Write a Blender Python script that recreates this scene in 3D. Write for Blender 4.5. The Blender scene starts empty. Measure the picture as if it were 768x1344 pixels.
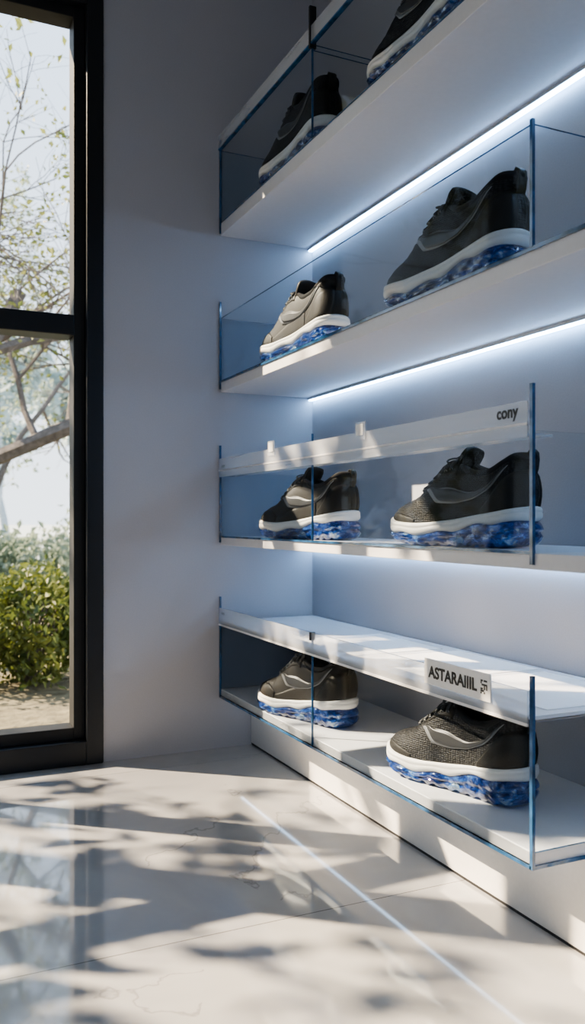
import bpy, bmesh, math, random
from mathutils import Vector, Matrix
random.seed(7)
S = bpy.context.scene
COL = S.collection
try:
    S.view_settings.look = 'AgX - Medium High Contrast'
except Exception:
    pass

# ------------------------------------------------------------------ materials
def nodes(name):
    m = bpy.data.materials.new(name); m.use_nodes = True
    nt = m.node_tree
    return m, nt, nt.nodes, nt.links, nt.nodes['Principled BSDF'], nt.nodes['Material Output']

def objcoord(N, L, scale=None):
    tc = N.new('ShaderNodeTexCoord')
    if scale is None: return tc.outputs['Object']
    mp = N.new('ShaderNodeMapping'); mp.inputs['Scale'].default_value = scale
    L.new(tc.outputs['Object'], mp.inputs['Vector'])
    return mp.outputs['Vector']

def add_bump(N, L, B, src, strength, dist=0.002):
    b = N.new('ShaderNodeBump'); b.inputs['Strength'].default_value = strength
    b.inputs['Distance'].default_value = dist
    L.new(src, b.inputs['Height']); L.new(b.outputs['Normal'], B.inputs['Normal'])

def pmat(name, col, rough=0.5, metal=0.0, noise=0, bump=0.0, dist=0.002, var=0.0, coat=0.0, spec=0.5):
    m, nt, N, L, B, O = nodes(name)
    B.inputs['Base Color'].default_value = (*col, 1)
    B.inputs['Roughness'].default_value = rough
    B.inputs['Metallic'].default_value = metal
    B.inputs['Coat Weight'].default_value = coat
    B.inputs['Specular IOR Level'].default_value = spec
    if noise:
        n = N.new('ShaderNodeTexNoise'); n.inputs['Scale'].default_value = noise
        n.inputs['Detail'].default_value = 4
        L.new(objcoord(N, L), n.inputs['Vector'])
        if bump: add_bump(N, L, B, n.outputs['Fac'], bump, dist)
        if var:
            r = N.new('ShaderNodeValToRGB')
            r.color_ramp.elements[0].position = .3; r.color_ramp.elements[1].position = .7
            r.color_ramp.elements[0].color = (*[c*(1-var) for c in col], 1)
            r.color_ramp.elements[1].color = (*[min(1, c*(1+var)) for c in col], 1)
            L.new(n.outputs['Fac'], r.inputs['Fac']); L.new(r.outputs['Color'], B.inputs['Base Color'])
    return m

def glass_mat(name, tint, refl=1.0):
    m, nt, N, L, B, O = nodes(name)
    t = N.new('ShaderNodeBsdfTransparent'); t.inputs['Color'].default_value = (*tint, 1)
    g = N.new('ShaderNodeBsdfGlossy'); g.inputs['Roughness'].default_value = 0.015
    f = N.new('ShaderNodeLayerWeight'); f.inputs['Blend'].default_value = .5
    p = N.new('ShaderNodeMath'); p.operation = 'POWER'; p.inputs[1].default_value = 6
    k = N.new('ShaderNodeMath'); k.operation = 'MULTIPLY_ADD'; k.inputs[1].default_value = .40*refl; k.inputs[2].default_value = .006*refl
    x = N.new('ShaderNodeMixShader')
    L.new(f.outputs['Facing'], p.inputs[0]); L.new(p.outputs[0], k.inputs[0]); L.new(k.outputs[0], x.inputs[0])
    L.new(t.outputs[0], x.inputs[1]); L.new(g.outputs[0], x.inputs[2])
    L.new(x.outputs[0], O.inputs['Surface'])
    return m

def emis(name, col, s):
    m, nt, N, L, B, O = nodes(name)
    e = N.new('ShaderNodeEmission'); e.inputs[0].default_value = (*col, 1); e.inputs[1].default_value = s
    L.new(e.outputs[0], O.inputs['Surface']); return m

M = {}
M['wall'] = pmat('wall_paint', (.44, .445, .485), .75, noise=260, bump=.25, dist=.001, var=.03)
M['wallc'] = pmat('ceiling_paint', (.42, .42, .44), .8, noise=200, bump=.1)
M['shelf'] = pmat('shelf_white_laminate', (.74, .74, .76), .38, noise=90, bump=.03, var=.015)
M['plinth'] = pmat('plinth_white', (.72, .71, .69), .42, noise=120, bump=.05, var=.02)
M['frame'] = pmat('window_frame_charcoal', (.024, .027, .032), .38, metal=.4, noise=300, bump=.05)
M['frame2'] = pmat('window_gasket_black', (.008, .009, .011), .55, noise=200, bump=.05)
M['glass'] = glass_mat('acrylic_clear', (.94, .965, .985))
M['pane'] = glass_mat('window_glass', (.98, .99, .995), .6)
M['led'] = emis('led_strip_light', (.38, .64, 1.0), 30)
M['led2'] = emis('led_toe_light', (.55, .75, 1.0), 4)
M['alu'] = pmat('aluminium_channel', (.6, .62, .66), .35, metal=.8, noise=100, bump=.02)
M['edge'] = pmat('acrylic_blue_edge', (.028, .095, .21), .12, noise=40, var=.5, coat=.5)
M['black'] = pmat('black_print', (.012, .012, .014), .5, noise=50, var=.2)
M['label'] = pmat('label_card', (.85, .85, .84), .45, noise=80, var=.02)
M['midsole'] = pmat('midsole_foam', (.74, .73, .70), .5, noise=400, bump=.15, dist=.0006, var=.03)
M['lining'] = pmat('shoe_lining', (.010, .010, .012), .9, noise=500, bump=.4, dist=.001)
M['lace'] = pmat('shoe_lace', (.040, .040, .042), .6, noise=900, bump=.6, dist=.0006, var=.3)
M['stripe'] = pmat('stripe_grey', (.20, .20, .205), .4, noise=200, bump=.05)
M['stripe_in'] = pmat('stripe_dark', (.040, .040, .042), .4, noise=200, bump=.05)

def frosted(name, alpha, col=(.82, .86, .92)):
    m, nt, N, L, B, O = nodes(name)
    B.inputs['Base Color'].default_value = (*col, 1); B.inputs['Roughness'].default_value = .25
    n = N.new('ShaderNodeTexNoise'); n.inputs['Scale'].default_value = 25
    L.new(objcoord(N, L, (1, .1, 1)), n.inputs['Vector'])
    r = N.new('ShaderNodeMapRange'); r.inputs['To Min'].default_value = alpha-.08; r.inputs['To Max'].default_value = alpha+.08
    L.new(n.outputs['Fac'], r.inputs['Value']); L.new(r.outputs[0], B.inputs['Alpha'])
    return m
M['frost'] = frosted('acrylic_frosted', .34)
M['lid'] = frosted('acrylic_opal_white', .9, (.84, .85, .87))

def leather():
    m, nt, N, L, B, O = nodes('shoe_leather')
    v = N.new('ShaderNodeTexVoronoi'); v.inputs['Scale'].default_value = 420
    L.new(objcoord(N, L), v.inputs['Vector'])
    n = N.new('ShaderNodeTexNoise'); n.inputs['Scale'].default_value = 30
    L.new(objcoord(N, L), n.inputs['Vector'])
    r = N.new('ShaderNodeValToRGB')
    r.color_ramp.elements[0].color = (.013, .0115, .010, 1); r.color_ramp.elements[1].color = (.025, .022, .018, 1)
    L.new(n.outputs['Fac'], r.inputs['Fac']); L.new(r.outputs['Color'], B.inputs['Base Color'])
    B.inputs['Roughness'].default_value = .55; B.inputs['Specular IOR Level'].default_value = .35
    add_bump(N, L, B, v.outputs['Distance'], .35, .0008)
    return m
def knit():
    m, nt, N, L, B, O = nodes('shoe_knit')
    v = N.new('ShaderNodeTexVoronoi'); v.inputs['Scale'].default_value = 190; v.inputs['Randomness'].default_value = .35
    L.new(objcoord(N, L, (1, .8, 1.5)), v.inputs['Vector'])
    r = N.new('ShaderNodeValToRGB')
    r.color_ramp.elements[0].position = .1; r.color_ramp.elements[1].position = .6
    r.color_ramp.elements[0].color = (.036, .034, .033, 1); r.color_ramp.elements[1].color = (.004, .004, .005, 1)
    L.new(v.outputs['Distance'], r.inputs['Fac']); L.new(r.outputs['Color'], B.inputs['Base Color'])
    B.inputs['Roughness'].default_value = .6; B.inputs['Specular IOR Level'].default_value = .35
    i = N.new('ShaderNodeMath'); i.operation = 'SUBTRACT'; i.inputs[0].default_value = 1
    L.new(v.outputs['Distance'], i.inputs[1]); add_bump(N, L, B, i.outputs[0], .9, .002)
    return m
def airsole():
    m, nt, N, L, B, O = nodes('blue_gel_sole')
    n = N.new('ShaderNodeTexNoise'); n.inputs['Scale'].default_value = 26; n.inputs['Detail'].default_value = 2
    n.inputs['Distortion'].default_value = 1.3
    L.new(objcoord(N, L, (1, 1, 2.2)), n.inputs['Vector'])
    r = N.new('ShaderNodeValToRGB'); e = r.color_ramp.elements
    e[0].position = .35; e[0].color = (.007, .030, .17, 1)
    e[1].position = .71; e[1].color = (.62, .82, 1.0, 1)  # pale stop paints highlights into the gel colour
    k = e.new(.50); k.color = (.020, .10, .48, 1)
    k = e.new(.62); k.color = (.09, .30, .78, 1)
    L.new(n.outputs['Fac'], r.inputs['Fac']); L.new(r.outputs['Color'], B.inputs['Base Color'])
    B.inputs['Roughness'].default_value = .03; B.inputs['Transmission Weight'].default_value = .6
    B.inputs['IOR'].default_value = 1.45; B.inputs['Coat Weight'].default_value = 1
    B.inputs['Coat Roughness'].default_value = .02
    n2 = N.new('ShaderNodeTexNoise'); n2.inputs['Scale'].default_value = 55; n2.inputs['Detail'].default_value = 1
    n2.inputs['Distortion'].default_value = .8
    L.new(objcoord(N, L, (1, 1, 1.5)), n2.inputs['Vector'])
    add_bump(N, L, B, n2.outputs['Fac'], 1.0, .008)
    return m
M['leather'] = leather(); M['knit'] = knit(); M['air'] = airsole()

def marble():
    m, nt, N, L, B, O = nodes('marble_floor')
    oc = objcoord(N, L)
    def noise(s, d, dist=0):
        n = N.new('ShaderNodeTexNoise'); n.inputs['Scale'].default_value = s; n.inputs['Detail'].default_value = d
        n.inputs['Distortion'].default_value = dist
        L.new(oc, n.inputs['Vector']); return n.outputs['Fac']
    def mth(op, a, b=None):
        x = N.new('ShaderNodeMath'); x.operation = op
        for i, v in enumerate((a, b)):
            if v is None: continue
            if isinstance(v, (int, float)): x.inputs[i].default_value = v
            else: L.new(v, x.inputs[i])
        return x.outputs[0]
    base = noise(2.2, 5, .6)
    r = N.new('ShaderNodeValToRGB'); r.color_ramp.elements[0].position = .3; r.color_ramp.elements[1].position = .65
    r.color_ramp.elements[0].color = (.38, .385, .40, 1); r.color_ramp.elements[1].color = (.54, .535, .525, 1)
    L.new(base, r.inputs['Fac'])
    def vein(s, w, thr):
        v = mth('ABSOLUTE', mth('SUBTRACT', noise(s, 7, .3), .5))
        v = mth('SUBTRACT', 1.0, mth('MINIMUM', mth('DIVIDE', v, w), 1.0))
        mk = mth('GREATER_THAN', noise(s*.8+.37, 1), thr)
        return mth('MULTIPLY', v, mk)
    ve = mth('MAXIMUM', vein(1.1, .0026, .5), mth('MULTIPLY', vein(2.1, .0026, .56), .4))
    ve = mth('MULTIPLY', ve, .4)
    sep = N.new('ShaderNodeSeparateXYZ'); L.new(oc, sep.inputs[0])
    fy = mth('ABSOLUTE', mth('SUBTRACT', mth('FRACT', mth('ADD', sep.outputs[1], 10.132+.5)), .5))
    jy = mth('LESS_THAN', fy, .0012)
    fx = mth('ABSOLUTE', mth('SUBTRACT', mth('FRACT', mth('MULTIPLY', mth('ADD', sep.outputs[0], 11.5+1.0), .5)), .5))
    jx = mth('LESS_THAN', fx, .0006)
    j = mth('MULTIPLY', mth('MAXIMUM', jx, jy), .85)
    dark = mth('MAXIMUM', ve, j)
    mx = N.new('ShaderNodeMixRGB'); mx.inputs[2].default_value = (.12, .11, .11, 1)
    L.new(dark, mx.inputs[0]); L.new(r.outputs['Color'], mx.inputs[1]); L.new(mx.outputs[0], B.inputs['Base Color'])
    rr = N.new('ShaderNodeMapRange'); rr.inputs['To Min'].default_value = .04; rr.inputs['To Max'].default_value = .11
    L.new(noise(9, 4), rr.inputs['Value']); L.new(rr.outputs[0], B.inputs['Roughness'])
    B.inputs['Specular IOR Level'].default_value = .85
    B.inputs['Coat Weight'].default_value = 1; B.inputs['Coat Roughness'].default_value = .035
    add_bump(N, L, B, noise(14, 3), .05, .002)
    return m
M['floor'] = marble()

def leafmat(name, c1, c2, trans=.35):
    m, nt, N, L, B, O = nodes(name)
    n = N.new('ShaderNodeTexNoise'); n.inputs['Scale'].default_value = 6
    L.new(objcoord(N, L), n.inputs['Vector'])
    r = N.new('ShaderNodeValToRGB'); r.color_ramp.elements[0].position = .35; r.color_ramp.elements[1].position = .65
    r.color_ramp.elements[0].color = (*c1, 1); r.color_ramp.elements[1].color = (*c2, 1)
    L.new(n.outputs['Fac'], r.inputs['Fac']); L.new(r.outputs['Color'], B.inputs['Base Color'])
    B.inputs['Roughness'].default_value = .5
    t = N.new('ShaderNodeBsdfTranslucent'); L.new(r.outputs['Color'], t.inputs['Color'])
    x = N.new('ShaderNodeMixShader'); x.inputs[0].default_value = trans
    L.new(B.outputs[0], x.inputs[1]); L.new(t.outputs[0], x.inputs[2]); L.new(x.outputs[0], O.inputs['Surface'])
    return m
M['leaf_tree'] = leafmat('leaf_spring', (.16, .20, .06), (.30, .32, .12), .4)
M['leaf_bush'] = leafmat('leaf_shrub', (.06, .095, .025), (.21, .24, .06), .35)
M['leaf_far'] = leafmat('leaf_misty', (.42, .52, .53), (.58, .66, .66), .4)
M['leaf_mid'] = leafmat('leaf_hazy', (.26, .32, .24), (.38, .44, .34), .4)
M['bark'] = pmat('bark', (.14, .125, .115), .9, noise=30, bump=.6, dist=.01, var=.3)
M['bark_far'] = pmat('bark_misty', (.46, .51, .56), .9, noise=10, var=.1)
M['ground'] = pmat('dry_grass', (.17, .15, .095), .95, noise=14, bump=.8, dist=.03, var=.35)
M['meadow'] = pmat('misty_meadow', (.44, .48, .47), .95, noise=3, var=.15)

# ------------------------------------------------------------------ mesh helpers
def empty(name, loc=(0, 0, 0), rotz=0, scale=1):
    e = bpy.data.objects.new(name, None); COL.objects.link(e)
    e.location = loc; e.rotation_euler = (0, 0, rotz); e.scale = (scale,)*3
    e.empty_display_size = .05
    return e

def mkmesh(name, V, F, mats, mi=None, smooth=False, merge=0):
    me = bpy.data.meshes.new(name)
    me.from_pydata([tuple(v) for v in V], [], F)
    for m in mats: me.materials.append(m)
    if mi:
        for p, i in zip(me.polygons, mi): p.material_index = i
    bm = bmesh.new(); bm.from_mesh(me)
    if merge: bmesh.ops.remove_doubles(bm, verts=bm.verts, dist=merge)
    bmesh.ops.recalc_face_normals(bm, faces=bm.faces)
    bm.to_mesh(me); bm.free()
    if smooth: me.polygons.foreach_set('use_smooth', [True]*len(me.polygons))
    me.update(); return me

def obj(name, me, parent=None, loc=(0, 0, 0)):
    o = bpy.data.objects.new(name, me); COL.objects.link(o)
    o.location = loc
    if parent: o.parent = parent
    return o

def boxgeo(x0, x1, y0, y1, z0, z1):
    V = [(x, y, z) for x in (x0, x1) for y in (y0, y1) for z in (z0, z1)]
    F = [(0, 1, 3, 2), (4, 6, 7, 5), (0, 4, 5, 1), (2, 3, 7, 6), (0, 2, 6, 4), (1, 5, 7, 3)]
    return V, F
AX = [0, 0, 1, 1, 2, 2]

def box(name, b, mat, parent=None, edge=None, bevel=0.0):
    x0, x1, y0, y1, z0, z1 = b
    px, py, pz = parent.location if parent else (0, 0, 0)
    V, F = boxgeo(x0-px, x1-px, y0-py, y1-py, z0-pz, z1-pz)
    mi = None; mats = [mat]
    if edge:
        d = [x1-x0, y1-y0, z1-z0]; thin = d.index(min(d))
        mi = [0 if a == thin else 1 for a in AX]; mats = [mat, edge]
    me = mkmesh(name, V, F, mats, mi)
    o = obj(name, me, parent)
    if bevel:
        md = o.modifiers.new('bevel', 'BEVEL'); md.width = bevel; md.segments = 2
    return o

def boxes(name, bs, mat, parent=None, bevel=0.0):
    V = []; F = []
    px, py, pz = parent.location if parent else (0, 0, 0)
    for b in bs:
        v, f = boxgeo(b[0]-px, b[1]-px, b[2]-py, b[3]-py, b[4]-pz, b[5]-pz)
        k = len(V); V += v; F += [tuple(i+k for i in q) for q in f]
    o = obj(name, mkmesh(name, V, F, [mat]), parent)
    if bevel:
        md = o.modifiers.new('bevel', 'BEVEL'); md.width = bevel; md.segments = 2
    return o

def tubegeo(pts, rad, seg=8, flat=1.0):
    pts = [Vector(p) for p in pts]; n = len(pts)
    if not hasattr(rad, '__len__'): rad = [rad]*n
    V = []; F = []
    up = Vector((0, 0, 1))
    for i, p in enumerate(pts):
        d = (pts[min(i+1, n-1)]-pts[max(i-1, 0)]).normalized()
        if abs(d.dot(up)) > .95: up = Vector((1, 0, 0)) if abs(d.x) < .9 else Vector((0, 1, 0))
        a = d.cross(up).normalized(); b = a.cross(d).normalized(); up = b
        for k in range(seg):
            t = 2*math.pi*k/seg
            V.append(p+a*math.cos(t)*rad[i]+b*math.sin(t)*rad[i]*flat)
    for i in range(n-1):
        for k in range(seg):
            F.append((i*seg+k, i*seg+(k+1) % seg, (i+1)*seg+(k+1) % seg, (i+1)*seg+k))
    F.append(tuple(range(seg))); F.append(tuple(reversed(range((n-1)*seg, n*seg))))
    return V, F

def join(parts):
    V = []; F = []
    for v, f in parts:
        k = len(V); V += list(v); F += [tuple(i+k for i in q) for q in f]
    return V, F

# ------------------------------------------------------------------ room shell
ZC = 2.8
WR, WL = -.694, -3.0       # window opening (outer frame) along x
ZT = 2.285
boxes('wall_back', [(WR, .15, 0, .2, -.02, ZC), (WL, WR, 0, .2, ZT, ZC), (-3.3, WL, 0, .2, -.02, ZC)], M['wall'])
box('wall_right', (0, .15, -4.2, 0, -.02, ZC), M['wall'])
box('wall_left', (-3.3, -3.1, -4.2, 0, -.02, ZC), M['wall'])
boxes('wall_rear', [(-1.9, .15, -4.4, -4.2, -.02, ZC), (-3.3, -1.9, -4.4, -4.2, 2.3, ZC)], M['wall'])
box('ceiling', (-3.3, .15, -4.2, .2, ZC, ZC+.12), M['wallc'])
box('floor', (-3.3, .15, -4.2, .02, -.1, 0), M['floor'])

# window
w = empty('window_1', (-1.85, .06, 0))
y0, y1 = -.012, .10
fr = [(WR-.05, WR, y0, y1, 0, ZT), (WL, WL+.05, y0, y1, 0, ZT), (WL+.05, WR-.05, y0, y1, 0, .07), (WL+.05, WR-.05, y0, y1, ZT-.05, ZT)]
boxes('outer_frame', fr, M['frame'], w, .003)
a = y0+.03
inn = [(WR-.082, WR-.05, a, y1-.01, .07, ZT-.05), (WL+.05, WL+.08, a, y1-.01, .07, ZT-.05),
       (WL+.08, WR-.082, a, y1-.01, .07, .106), (WL+.08, WR-.082, a, y1-.01, ZT-.082, ZT-.05)]
boxes('inner_sash', inn, M['frame2'], w, .002)
boxes('transom', [(WL+.08, WR-.082, a-.012, y1-.005, 1.262, 1.322)], M['frame'], w, .003)
mul = []
for (xa, xb) in [(-1.50, -1.44), (-2.03, -1.90)]:
    mul += [(xa, xb, a-.01, y1-.008, .1, 1.265), (xa, xb, a-.01, y1-.008, 1.32, ZT-.08)]
boxes('mullion', mul, M['frame'], w, .003)
box('glass_pane_lower', (WL+.07, WR-.075, .05, .056, .1, 1.27), M['pane'], w)
box('glass_pane_upper', (WL+.07, WR-.075, .05, .056, 1.315, ZT-.075), M['pane'], w)

# ------------------------------------------------------------------ shelving
FX = -.324; SEAM = -.663; END = -1.458; FAR = -2.45
G = .004
box('plinth', (-.22, -.001, FAR, -.001, .006, .160), M['plinth'], bevel=.0015)
box('gap_shade_strip_1', (-.218, -.002, FAR, -.002, 0, .006), M['black'])  # black strip standing in for the shade in the gap under the plinth

def front_glass(p, z0, z1, end=END):
    box('glass_panel', (FX-G, FX, end+.001, -.004, z0, z1), M['glass'], p, M['edge'])
def side_glass(p, y, z0, z1):
    box('glass_side_panel', (FX+.001, -.002, y-.002, y+.002, z0, z1), M['glass'], p, M['edge'])
def post(p, y, z0, z1, t=.0026):
    box('corner_post', (FX-G-.001, FX+.001, y-t, y+t, z0, z1), M['edge'], p)
def seamline(p, z0, z1):
    box('panel_joint', (FX-G-.0005, FX+.0005, SEAM-.0011, SEAM+.0011, z0, z1), M['edge'], p)
def led(p, z):
    box('led_channel', (-.020, -.002, FAR, -.004, z-.007, z), M['alu'], p)
    box('led_diffuser', (-.016, -.005, FAR, -.006, z-.010, z-.007), M['led'], p)

def text(p, s, size, y, z, x=FX-G-.003, mat='black', bold=.0):
    c = bpy.data.curves.new('printed_text', 'FONT'); c.body = s; c.size = size; c.extrude = .0002; c.offset = bold
    o = bpy.data.objects.new('printed_text', c); COL.objects.link(o)
    dg = bpy.context.evaluated_depsgraph_get()
    me = bpy.data.meshes.new_from_object(o.evaluated_get(dg)); bpy.data.objects.remove(o)
    me.materials.clear(); me.materials.append(M[mat])
    o = bpy.data.objects.new('printed_text', me); COL.objects.link(o)
    o.parent = p
    R = Matrix(((0, 0, -1), (-1, 0, 0), (0, 1, 0))).to_4x4()
    o.matrix_local = Matrix.Translation(Vector((x, y, z))-p.location) @ R
    return o

# top shelf
g1 = empty('display_shelf', (FX/2, -1.2, 1.655))
box('shelf_board', (FX, -.001, FAR, -.002, 1.6145, 1.652), M['shelf'], g1, bevel=.0015)
front_glass(g1, 1.652, 1.885, FAR)
side_glass(g1, -.008, 1.652, 1.88); post(g1, -.006, 1.62, 1.915)
box('top_rail', (FX-G-.004, FX+.001, FAR, -.006, 1.885, 1.925), M['frost'], g1)
box('rail_line', (FX-G-.005, FX+.002, FAR, -.006, 1.881, 1.885), M['edge'], g1)
box('cross_tie', (FX, -.002, SEAM-.002, SEAM+.002, 1.868, 1.882), M['glass'], g1, M['edge'])
box('panel_clip', (FX-G-.007, FX+.007, SEAM-.004, SEAM+.004, 1.872, 1.975), M['frame2'], g1, bevel=.001)
seamline(g1, 1.652, 1.88); side_glass(g1, END, 1.652, 1.88)
led(g1, 1.6145)
# second shelf
g2 = empty('display_shelf', (FX/2, -1.2, 1.1576))
box('shelf_board', (FX, -.001, FAR, -.002, 1.1215, 1.155), M['shelf'], g2, bevel=.0015)
front_glass(g2, 1.155, 1.352)
side_glass(g2, -.008, 1.155, 1.352); post(g2, -.006, 1.13, 1.405)
side_glass(g2, END, 1.155, 1.352); post(g2, END, 1.155, 1.36, .003)
box('glass_lip', (FX-G, FX-.0002, FAR, -.004, 1.150, 1.1565), M['edge'], g2)
led(g2, 1.1215)
# third shelf
g3 = empty('display_shelf', (FX/2, -1.2, .6695))
box('shelf_board', (FX, -.001, FAR, -.002, .640, .6665), M['shelf'], g3, bevel=.0015)
front_glass(g3, .666, .865)
side_glass(g3, -.008, .6665, .865); post(g3, -.006, .648, .953)
side_glass(g3, END, .6665, .8625); post(g3, END, .648, .938, .0035)
seamline(g3, .664, .93)
box('glass_lip', (FX-G, FX-.0002, END, -.004, .664, .669), M['edge'], g3)
box('label_rail', (FX-G-.003, FX-G, END+.006, -.006, .853, .911), M['frost'], g3)
box('rail_ledge', (FX, FX+.045, END+.006, -.012, .855, .859), M['frost'], g3)
box('rail_ledge_upper', (FX-G-.004, FX-G-.0005, END+.006, -.006, .872, .876), M['shelf'], g3)
led(g3, .640)
text(g3, 'cony', .028, -1.375, .888, bold=.0009)
text(g3, 'cony', .016, -.03, .882)
for yy in (-.426, -.912):
    box('price_tag_holder', (FX-G-.006, FX-G-.0035, yy-.022, yy+.022, .893, .932), M['frost'], g3)
    box('price_tag', (FX-G-.0075, FX-G-.006, yy-.016, yy+.014, .903, .928), M['label'], g3)
# bottom shelf tray
g4 = empty('display_shelf', (FX/2, -.73, .1886))
box('shelf_board', (FX, -.001, END, -.002, .1605, .1875), M['shelf'], g4, bevel=.0015)
front_glass(g4, .1665, .444)
side_glass(g4, -.008, .1875, .396); post(g4, -.006, .165, .478)
side_glass(g4, END, .1875, .396); post(g4, END, .1605, .470, .0035)
seamline(g4, .167, .444)
box('glass_lip', (FX-G-.001, FX-.0002, END, -.004, .1605, .1665), M['edge'], g4)
box('end_lip', (FX, -.002, END-.003, END-.0002, .1605, .1665), M['edge'], g4)
box('toe_light', (-.262, -.257, END+.01, -.02, .1575, .1603), M['led2'], g4)
box('lid_panel', (FX+.001, -.002, END+.004, -.012, .398, .404), M['lid'], g4)
boxes('paper_sheets', [(-.27, -.03, -1.43, -1.15, .4042, .4052), (-.25, -.02, -1.12, -.84, .4042, .4050), (-.28, -.04, -.80, -.50, .4042, .4052)], M['label'], g4)
box('label_rail', (FX-G-.003, FX-G, END+.006, -.006, .392, .444), M['frost'], g4)
box('label_rail_lip', (FX-G-.004, FX-G-.0005, END+.006, -.006, .388, .393), M['shelf'], g4)
box('name_label', (FX-G-.006, FX-G-.0035, -1.362, -1.163, .409, .457), M['label'], g4)
text(g4, 'ASTARAIIIL', .030, -1.178, .423, x=FX-G-.0065, bold=.0009)
random.seed(3)
qr = []
for i in range(6):
    for j in range(7):
        if random.random() < .6:
            yy = -1.336-i*.0030; zz = .421+j*.0035
            qr.append((FX-G-.0068, FX-G-.0062, yy-.0028, yy, zz, zz+.003))
boxes('printed_code', qr, M['black'], g4)
box('panel_clip', (FX-G-.006, FX+.004, SEAM-.003, SEAM+.003, .425, .445), M['frame2'], g4)
text(g4, 'cony', .014, -.03, .425)

# ------------------------------------------------------------------ sneaker
L_ = .320
def K(keys, u):
    n = len(keys)
    if u <= keys[0][0]: return keys[0][1]
    if u >= keys[-1][0]: return keys[-1][1]
    for i in range(n-1):
        if keys[i][0] <= u <= keys[i+1][0]: break
    def sl(i): return (keys[i+1][1]-keys[i][1])/(keys[i+1][0]-keys[i][0])
    def tan(i):
        if i == 0: return sl(0)
        if i == n-1: return sl(n-2)
        a, b = sl(i-1), sl(i)
        if a*b <= 0: return 0
        return 2*a*b/(a+b)
    h = keys[i+1][0]-keys[i][0]; t = (u-keys[i][0])/h
    return ((2*t**3-3*t*t+1)*keys[i][1]+(t**3-2*t*t+t)*h*tan(i)+(-2*t**3+3*t*t)*keys[i+1][1]+(t**3-t*t)*h*tan(i+1))

WK = [(0, .038), (.15, .040), (.35, .038), (.5, .041), (.65, .047), (.78, .050), (.9, .047), (1, .042)]
def rnd(u):
    f = 1
    if u < .12: f = math.sqrt(max(0, 1-(1-u/.12)**2))
    if u > .80: f = math.sqrt(max(0, 1-((u-.80)/.20)**2.3))
    return f
def wout(u): return K(WK, u)*rnd(u)
SPR = [(0, .006), (.10, .001), (.2, 0), (.7, 0), (.85, .005), (1, .018)]
AIRT = [(0, .044), (.2, .046), (.36, .038), (.5, .030), (.7, .024), (.85, .022), (1, .020)]
MIDT = [(0, .070), (.12, .065), (.3, .057), (.5, .048), (.7, .043), (.85, .044), (1, .050)]
ZTP = [(0, .156), (.05, .157), (.12, .147), (.22, .132), (.31, .130), (.40, .140), (.46, .148), (.54, .140), (.62, .123), (.70, .106), (.80, .089), (.88, .081), (.94, .074), (.98, .065), (1, .057)]
GAP = [(0, 0), (.03, .015), (.10, .026), (.22, .030), (.34, .029), (.44, .022), (.52, .017), (.62, .015), (.70, .012), (.745, 0), (1, 0)]
NU = 90
US = [.5-.5*math.cos(math.pi*i/NU) for i in range(NU+1)]

def ringloft(levels, caps=True):
    V = []; F = []; n = 2*NU
    for lv in levels:
        ring = []
        for i, u in enumerate(US): ring.append(lv(u, 1))
        for i in range(NU-1, 0, -1): ring.append(lv(US[i], -1))
        V += ring
    for l in range(len(levels)-1):
        for k in range(n):
            F.append((l*n+k, l*n+(k+1) % n, (l+1)*n+(k+1) % n, (l+1)*n+k))
    if caps:
        for l in (0, len(levels)-1):
            b = l*n
            for i in range(NU):
                a_, b_ = i, i+1
                c_ = n-i-1 if i+1 < NU else None; d_ = n-i if i > 0 else None
                q = [b+a_, b+b_]
                if c_ is not None: q.append(b+c_)
                if d_ is not None: q.append(b+d_)
                if len(q) >= 3: F.append(tuple(q))
    return V, F
def outl(u, s, off, z):
    return (L_/2+(u*L_-L_/2)*(1+2*off/L_), s*wout(u)*(1+off/.045), z)

def air_levels():
    lv = []
    NT = 16
    for j in range(NT+1):
        t = j/NT
        def f(u, s, t=t):
            # row of inflated pods separated by creases, larger at the heel
            ph = 7.5*u+.25*math.sin(3*u)+(.35 if t > .5 else 0)
            pod = abs(math.sin(math.pi*ph))**.55*2-1
            off = -.004+.0105*max(0, math.sin(math.pi*min(1, max(0, t))))**.6
            heel = K([(0, 1), (.4, .95), (.6, .7), (1, .55)], u)
            off += .0042*(pod-.3)*max(0, math.sin(math.pi*t))*heel
            off -= .0050*math.exp(-((t-.5)/.08)**2)*heel
            zl = K(SPR, u)+.0035*(1-t)*max(0, math.sin(2*math.pi*13*u))**.5*(1 if .05 < u < .97 else 0)
            zh = K(AIRT, u)+K(SPR, u)*.8
            zh += .003*math.sin(2*math.pi*4.0*u)*t
            return outl(u, s, off, zl+(zh-zl)*t)
        lv.append(f)
    return lv
def mid_levels():
    prof = [(0, -.002), (.12, .004), (.3, .0065), (.55, .0068), (.62, .0055), (.68, .0066), (.85, .006), (.95, .0045), (1, .001)]
    lv = []
    for (t, off) in prof:
        def f(u, s, t=t, off=off):
            zl = K(AIRT, u)+K(SPR, u)*.8-.004+.003*math.sin(2*math.pi*4.0*u)
            zh = K(MIDT, u)+K(SPR, u)*.35
            return outl(u, s, off, zl+(zh-zl)*t)
        lv.append(f)
    return lv

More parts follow.
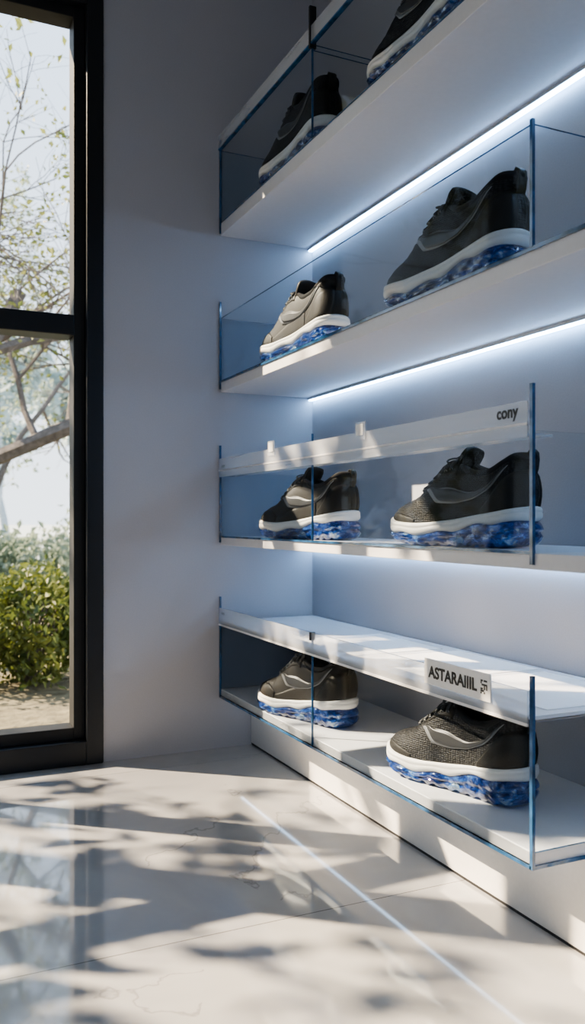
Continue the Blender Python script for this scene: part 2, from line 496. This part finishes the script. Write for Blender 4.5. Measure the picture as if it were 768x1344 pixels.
def P(u, t, s):
    w_ = wout(u); g = min(K(GAP, u), w_*.92)
    zb = K(MIDT, u)+K(SPR, u)*.35-.005; zt = K(ZTP, u)
    ph = t*math.pi/2
    p = K([(0, .42), (.35, .5), (.5, .62), (.7, .8), (1, .85)], u)
    c = max(0, math.cos(ph))**p if t < 1 else 0
    y = g+(w_-g)*c
    b = K([(0, .1), (.3, .3), (.6, 1), (1, 1)], u)
    z = zb+(zt-zb)*((1-b)*t+b*math.sin(ph)**.95)
    x = u*L_
    if u < .25:
        hs = K([(0, 0), (.3, -.005), (.55, -.002), (.8, .007), (1, .000)], t)
        x += hs*(1-u/.25)**1.5
    if u > .8:
        x -= .010*((u-.8)/.2)**2*t
    if .55 < u < .85: z += .0008*math.sin(u*150)*math.sin(math.pi*t)
    return Vector((x, s*y, z))
def Pn(u, t, s, off):
    e = .006
    du = P(min(1, u+e), t, s)-P(max(0, u-e), t, s); dt = P(u, min(1, t+e), s)-P(u, max(0, t-e), s)
    n = du.cross(dt)
    p = P(u, t, s)
    if n.length < 1e-12: return p
    n.normalize()
    if n.y*s < 0 and abs(n.y) > .15: n = -n
    elif abs(n.y) <= .15 and n.z < 0 and u < .95 and u > .1: n = -n
    return p+n*off
def upper_geo():
    NT = 22; parts = []
    for s in (1, -1):
        V = [P(u, j/NT, s) for u in US for j in range(NT+1)]
        F = [(i*(NT+1)+j, (i+1)*(NT+1)+j, (i+1)*(NT+1)+j+1, i*(NT+1)+j+1) for i in range(NU) for j in range(NT)]
        parts.append((V, F))
    return join(parts)
def patch(lo, hi, u0, u1, off, nu=20, nt=6, ends=None):
    parts = []
    for s in (1, -1):
        V = []; F = []
        for i in range(nu+1):
            u = u0+(u1-u0)*i/nu
            a_, b_ = lo(u), hi(u)
            for j in range(nt+1):
                e = off if 0 < j < nt and 0 < i < nu else off*.55
                V.append(Pn(u, a_+(b_-a_)*j/nt, s, e))
        F = [(i*(nt+1)+j, (i+1)*(nt+1)+j, (i+1)*(nt+1)+j+1, i*(nt+1)+j+1) for i in range(nu) for j in range(nt)]
        parts.append((V, F))
    return join(parts)
def swoosh(off, grow):
    lo = [(.08, .82), (.22, .50), (.36, .31), (.47, .22), (.56, .25), (.65, .58)]
    hi = [(.08, .84), (.22, .60), (.36, .48), (.47, .44), (.56, .46), (.65, .62)]
    parts = []
    n = 34; nt = 5
    for s in (1, -1):
        V = []
        for i in range(n+1):
            u = .08+(.57)*i/n
            a_, b_ = K(lo, u), K(hi, u); c_ = (a_+b_)/2; h_ = max(.004, (b_-a_)/2*grow-(1-grow)*.02)
            uu = .08+.57*(.5+(i/n-.5)*(grow*.5+.5))
            for j in range(nt+1):
                V.append(Pn(uu, c_-h_+2*h_*j/nt, s, off))
        F = [(i*(nt+1)+j, (i+1)*(nt+1)+j, (i+1)*(nt+1)+j+1, i*(nt+1)+j+1) for i in range(n) for j in range(nt)]
        parts.append((V, F))
    return join(parts)
def tongue_geo():
    path = [(.77, .086, .011), (.70, .099, .015), (.62, .117, .020), (.54, .135, .023), (.48, .150, .026), (.445, .164, .028), (.425, .174, .028), (.412, .180, .025)]
    V = []; F = []; n = 10
    for (u, z, hw) in path:
        for j in range(n+1):
            a_ = -1+2*j/n
            V.append((u*L_-.004*a_*a_, hw*a_, z-.008*a_*a_))
    for i in range(len(path)-1):
        for j in range(n): F.append((i*(n+1)+j, (i+1)*(n+1)+j, (i+1)*(n+1)+j+1, i*(n+1)+j+1))
    return V, F
def laces_geo():
    parts = []
    rows = [.485, .53, .575, .62, .665, .71]
    def side(u, s):
        return [Pn(u, .80, s, .0015), Pn(u, .86, s, .0050), P(u, .94, s)+Vector((0, s*.0015, .0065)), P(u, 1, s)+Vector((0, -s*.003, .0085))]
    for i, u in enumerate(rows):
        A, B_ = side(u, 1), side(u, -1)
        m = (A[-1]+B_[-1])/2+Vector((0, 0, .0025))
        parts.append(tubegeo(A+[m]+B_[::-1], .0038, 8, .8))
        if i < len(rows)-1:
            for s in (1, -1):
                A = side(u, s); C_ = side(rows[i+1], -s)
                m = (A[-1]+C_[-1])/2+Vector((0, 0, .0005))
                parts.append(tubegeo([A[-2], A[-1], m, C_[-1], C_[-2]], .0028, 8, .7))
    # bow
    c = Vector((.510*L_, 0, .159))
    for s in (1, -1):
        loop = []
        for k in range(13):
            t = k/12*2*math.pi
            loop.append(c+Vector((.004+.010*math.sin(t)*(.7), s*(.014*(1-math.cos(t))), .003*math.sin(t)-.008*(1-math.cos(t))*.5+.002)))
        parts.append(tubegeo(loop, .0024, 8, .7))
        parts.append(tubegeo([c, c+Vector((.012, s*.010, -.003)), c+Vector((.022, s*.021, -.014)), c+Vector((.026, s*.032, -.028))], .0023, 8, .7))
    parts.append(tubegeo([c+Vector((-.004, 0, .001)), c+Vector((0, 0, .003)), c+Vector((.005, 0, .001))], .0045, 8))
    return join(parts)
def eyelets_geo():
    parts = []
    for u in [.485, .53, .575, .62, .665, .71]:
        for s in (1, -1):
            c = Pn(u, .79, s, .0025)
            pts = [c+Vector((.0034*math.cos(t), s*.0012*math.sin(t), .0030*math.sin(t))) for t in [k*math.pi/4 for k in range(9)]]
            parts.append(tubegeo(pts, .001, 6))
    return join(parts)
def collar_geo():
    pts = []
    us = [.50-.50*i/30 for i in range(31)]
    for u in us: pts.append(P(u, 1, 1)+Vector((0, 0, -.001)))
    for u in reversed(us[:-1]): pts.append(P(u, 1, -1)+Vector((0, 0, -.001)))
    return tubegeo(pts, [.0035+.0035*min(1, i/8, (len(pts)-1-i)/8) for i in range(len(pts))], 10)
def pulltab_geo():
    pts = [(.004, 0, .118), (-.002, 0, .135), (-.004, 0, .150), (-.003, 0, .162), (.002, 0, .167), (.007, 0, .161), (.009, 0, .145)]
    V = []; F = []
    for (x, y, z) in pts:
        for yy in (-.009, -.003, .003, .009): V.append((x, yy, z))
    for i in range(len(pts)-1):
        for j in range(3): F.append((i*4+j, (i+1)*4+j, (i+1)*4+j+1, i*4+j+1))
    return V, F

def shoe_parts(kind):
    up = M[kind]; ov = M['leather']
    R = []
    R.append(('gel_outsole', mkmesh('gel_outsole', *ringloft(air_levels()), [M['air']], smooth=True), 0))
    R.append(('midsole', mkmesh('midsole', *ringloft(mid_levels()), [M['midsole']], smooth=True), 0))
    R.append(('upper', mkmesh('upper', *upper_geo(), [up], smooth=True, merge=.00025), .003))
    if kind == 'leather':
        R.append(('toe_overlay', mkmesh('toe_overlay', *patch(lambda u: .0, lambda u: K([(.70, .18), (.82, .5), (1, .62)], u), .70, .995, .0022), [ov], smooth=True), .0015))
        R.append(('quarter_overlay', mkmesh('quarter_overlay', *patch(lambda u: 0., lambda u: K([(.26, .5), (.5, .22), (.72, .12)], u), .26, .7, .002), [ov], smooth=True), .0015))
    else:
        R.append(('toe_overlay', mkmesh('toe_overlay', *patch(lambda u: .0, lambda u: K([(.72, .10), (.85, .28), (1, .45)], u), .72, .995, .0018), [ov], smooth=True), .001))
    R.append(('heel_counter', mkmesh('heel_counter', *patch(lambda u: .0, lambda u: K([(0, .72), (.12, .6), (.26, .12)], u), .004, .26, .0022), [ov], smooth=True), .0015))
    R.append(('eyestay', mkmesh('eyestay', *patch(lambda u: K([(.44, .68), (.60, .70), (.76, .86)], u), lambda u: 1.0, .44, .755, .002), [ov], smooth=True), .0015))
    R.append(('stripe_outline', mkmesh('stripe_outline', *swoosh(.0030, 1.0), [M['stripe']], smooth=True), .001))
    R.append(('stripe_fill', mkmesh('stripe_fill', *swoosh(.0040, .84), [M['stripe_in']], smooth=True), .001))
    R.append(('tongue', mkmesh('tongue', *tongue_geo(), [up], smooth=True), .007))
    R.append(('laces', mkmesh('laces', *laces_geo(), [M['lace']], smooth=True), 0))
    R.append(('eyelets', mkmesh('eyelets', *eyelets_geo(), [M['stripe']], smooth=True), 0))
    R.append(('collar_padding', mkmesh('collar_padding', *collar_geo(), [M['lining']], smooth=True), 0))
    R.append(('pull_tab', mkmesh('pull_tab', *pulltab_geo(), [ov], smooth=True), .002))
    return R
SH = {'knit': shoe_parts('knit'), 'leather': shoe_parts('leather')}
def sneaker(kind, x, y, z, a, sc=1.04):
    e = empty('sneaker', (x, y, z), math.radians(90+a), sc)
    for n, me, th in SH[kind]:
        o = obj(n, me, e)
        if th:
            md = o.modifiers.new('thickness', 'SOLIDIFY'); md.thickness = th; md.offset = 0
    return e
Z1, Z2, Z3, Z4 = 1.6522, 1.1553, .6668, .1878
sneaker('leather', -.200, -.628, Z4, 15.5, 1.08)
sneaker('knit', -.187, -1.290, Z4, 13, 1.09)
sneaker('leather', -.198, -.633, Z3, 15.5, 1.08)
sneaker('knit', -.183, -1.296, Z3, 12.5, 1.09)
sneaker('leather', -.240, -.640, Z2, 5, 1.12)
sneaker('knit', -.238, -1.325, Z2, 5, 1.15)
sneaker('knit', -.260, -.640, Z1, 1.5, 1.12)
sneaker('knit', -.260, -1.250, Z1, 1.5, 1.12)

# ------------------------------------------------------------------ outside
box('ground_outside', (-30, 30, .2, 12, -.30, -.15), M['ground'])
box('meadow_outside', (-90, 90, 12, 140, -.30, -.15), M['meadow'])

def leaf(V, F, p, s):
    d = Vector((random.gauss(0, 1), random.gauss(0, 1), random.gauss(0, 1))).normalized()
    e = d.cross(Vector((random.gauss(0, 1), random.gauss(0, 1), random.gauss(0, 1)))).normalized()
    k = len(V); n = d.cross(e)*s*.15
    V += [p, p+d*s*.5+e*s*.28+n, p+d*s, p+d*s*.5-e*s*.28+n]
    F.append((k, k+1, k+2, k+3))

def tree(name, loc, height, depth, seed, leafn, leafs, mats, lean=(0, 0), spread=.6, trunk=.09, k0=3, droop=0, lp=.75, pull=(0, 0, 0)):
    random.seed(seed)
    parts = []; LV = []; LF = []
    pv = Vector(pull)
    def grow(p, d, ln, r, dep):
        pts = [p.copy()]; rs = [r]; n = 5
        q = p.copy(); dd = d.copy()
        for i in range(n):
            dd = (dd+Vector((random.gauss(0, .13), random.gauss(0, .13), random.gauss(0, .10)-droop))+pv*(.0 if dep == depth else .12)).normalized()
            q = q+dd*ln/n; pts.append(q.copy()); rs.append(r*(1-.5*(i+1)/n))
            if dep <= 1:
                for _ in range(leafn):
                    if random.random() < lp: leaf(LV, LF, q+Vector((random.gauss(0, .05), random.gauss(0, .05), random.gauss(0, .05))), leafs*random.uniform(.6, 1.3))
        parts.append(tubegeo(pts, rs, 6 if dep > 1 else 4))
        if dep > 0:
            for c in range(k0 if dep > 1 else k0+1):
                i = random.randint(2, n); ax = Vector((random.gauss(0, 1), random.gauss(0, 1), random.gauss(0, .5))).normalized()
                nd = (dd+ax*spread*random.uniform(.8, 1.5)).normalized()
                grow(pts[i], nd, ln*random.uniform(.55, .8), rs[i]*.7, dep-1)
    grow(Vector((0, 0, 0)), Vector((lean[0], lean[1], 1)).normalized(), height*.42, trunk, depth)
    V, F = join(parts); nf = len(F); k = len(V)
    V = list(V)+LV; F = F+[tuple(i+k for i in f) for f in LF]
    ymin = .35-loc[1]
    V = [Vector((v[0], max(v[1], ymin), max(0, v[2]))) for v in V]
    me = mkmesh(name, V, F, mats, [0]*nf+[1]*len(LF))
    return obj(name, me, None, loc)

ZG = -.15
tree('tree', (-1.3, 4.4, ZG), 4.6, 5, 11, 1, .05, [M['bark'], M['leaf_tree']], lean=(.15, 0), spread=.85, trunk=.09, k0=4, lp=.5, pull=(.35, 0, 0))
tree('tree', (-1.35, 3.1, ZG), 6.2, 5, 31, 1, .045, [M['bark'], M['leaf_tree']], lean=(.10, 0), spread=.85, trunk=.10, k0=4, lp=.4, pull=(.5, 0, 0))
tree('tree', (-3.6, 1.9, ZG), 4.0, 5, 5, 1, .11, [M['bark'], M['leaf_tree']], lean=(.05, 0), spread=.8, trunk=.06, lp=.6)
tree('tree', (-4.6, 1.8, ZG), 5.6, 5, 8, 1, .13, [M['bark'], M['leaf_tree']], lean=(.05, 0), spread=.8, trunk=.08, lp=.8)
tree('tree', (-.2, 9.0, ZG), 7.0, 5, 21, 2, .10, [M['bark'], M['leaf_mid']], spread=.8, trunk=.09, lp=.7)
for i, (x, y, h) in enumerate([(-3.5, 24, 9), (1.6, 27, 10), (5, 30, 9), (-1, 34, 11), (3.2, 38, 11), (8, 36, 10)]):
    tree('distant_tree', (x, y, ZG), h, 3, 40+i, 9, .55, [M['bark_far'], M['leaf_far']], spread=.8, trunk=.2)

def shrub(name, loc, rx, ry, rz, n, ls, mat, seed):
    random.seed(seed)
    parts = []; LV = []; LF = []
    for i in range(26):
        a_ = random.uniform(0, 2*math.pi); r = random.uniform(.2, .8); t = random.uniform(.4, .9)
        e = Vector((rx*r*math.cos(a_), ry*r*math.sin(a_), rz*2*t))
        parts.append(tubegeo([Vector((0, 0, 0)), e*.5+Vector((0, 0, .03)), e], [.012, .008, .003], 5))
    for i in range(n):
        d = Vector((random.gauss(0, 1), random.gauss(0, 1), random.gauss(0, 1))).normalized()*random.uniform(.55, 1.08)
        lump = 1+.16*math.sin(d.x*7+seed)+.14*math.sin(d.y*8+d.z*6)
        leaf(LV, LF, Vector((d.x*rx*lump, d.y*ry*lump, rz+d.z*rz*lump*.98)), ls*random.uniform(.6, 1.3))
    V, F = join(parts); nf = len(F); k = len(V)
    V = list(V)+LV; F = F+[tuple(i+k for i in f) for f in LF]
    V = [Vector((v[0], v[1], max(0, v[2]))) for v in V]
    return obj(name, mkmesh(name, V, F, [M['bark'], mat], [0]*nf+[1]*len(LF)), None, loc)
shrub('garden_shrub', (-.62, 2.15, ZG), .46, .38, .30, 3800, .05, M['leaf_bush'], 1)
shrub('garden_shrub', (.35, 3.2, ZG), .55, .5, .27, 3000, .055, M['leaf_bush'], 2)
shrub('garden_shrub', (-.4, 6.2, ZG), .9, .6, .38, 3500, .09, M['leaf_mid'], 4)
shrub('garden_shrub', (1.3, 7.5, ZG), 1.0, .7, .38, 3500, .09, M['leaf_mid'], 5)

# ------------------------------------------------------------------ light
wd = bpy.data.worlds.new('sky_world'); S.world = wd; wd.use_nodes = True
N = wd.node_tree.nodes; Lk = wd.node_tree.links
bg = N['Background']
tc = N.new('ShaderNodeTexCoord'); sp = N.new('ShaderNodeSeparateXYZ'); cr_ = N.new('ShaderNodeValToRGB')
Lk.new(tc.outputs['Generated'], sp.inputs[0]); Lk.new(sp.outputs[2], cr_.inputs['Fac'])
cr_.color_ramp.elements[0].position = 0; cr_.color_ramp.elements[0].color = (.86, .91, .96, 1)
cr_.color_ramp.elements[1].position = .8; cr_.color_ramp.elements[1].color = (.52, .68, .92, 1)
Lk.new(cr_.outputs['Color'], bg.inputs['Color']); bg.inputs['Strength'].default_value = 2.25

sd = bpy.data.lights.new('sun', 'SUN'); sd.energy = 22; sd.angle = math.radians(.5); sd.color = (1.0, .78, .54)
so = bpy.data.objects.new('sun', sd); COL.objects.link(so); so.location = (-6, 5, 6)
so.rotation_euler = Vector((1, -.8, -.96)).to_track_quat('-Z', 'Y').to_euler()

# ------------------------------------------------------------------ camera
cd = bpy.data.cameras.new('camera'); co = bpy.data.objects.new('camera', cd); COL.objects.link(co)
co.location = (-1.2444, -2.528, .72)
co.rotation_euler = (math.radians(90), 0, -math.radians(24.87))
cd.sensor_width = 36; cd.lens = 36*1115/1344; cd.shift_y = 10/1344
cd.clip_start = .02; cd.clip_end = 300
cd.dof.use_dof = True; cd.dof.focus_distance = 1.85; cd.dof.aperture_fstop = 4.5
S.camera = co
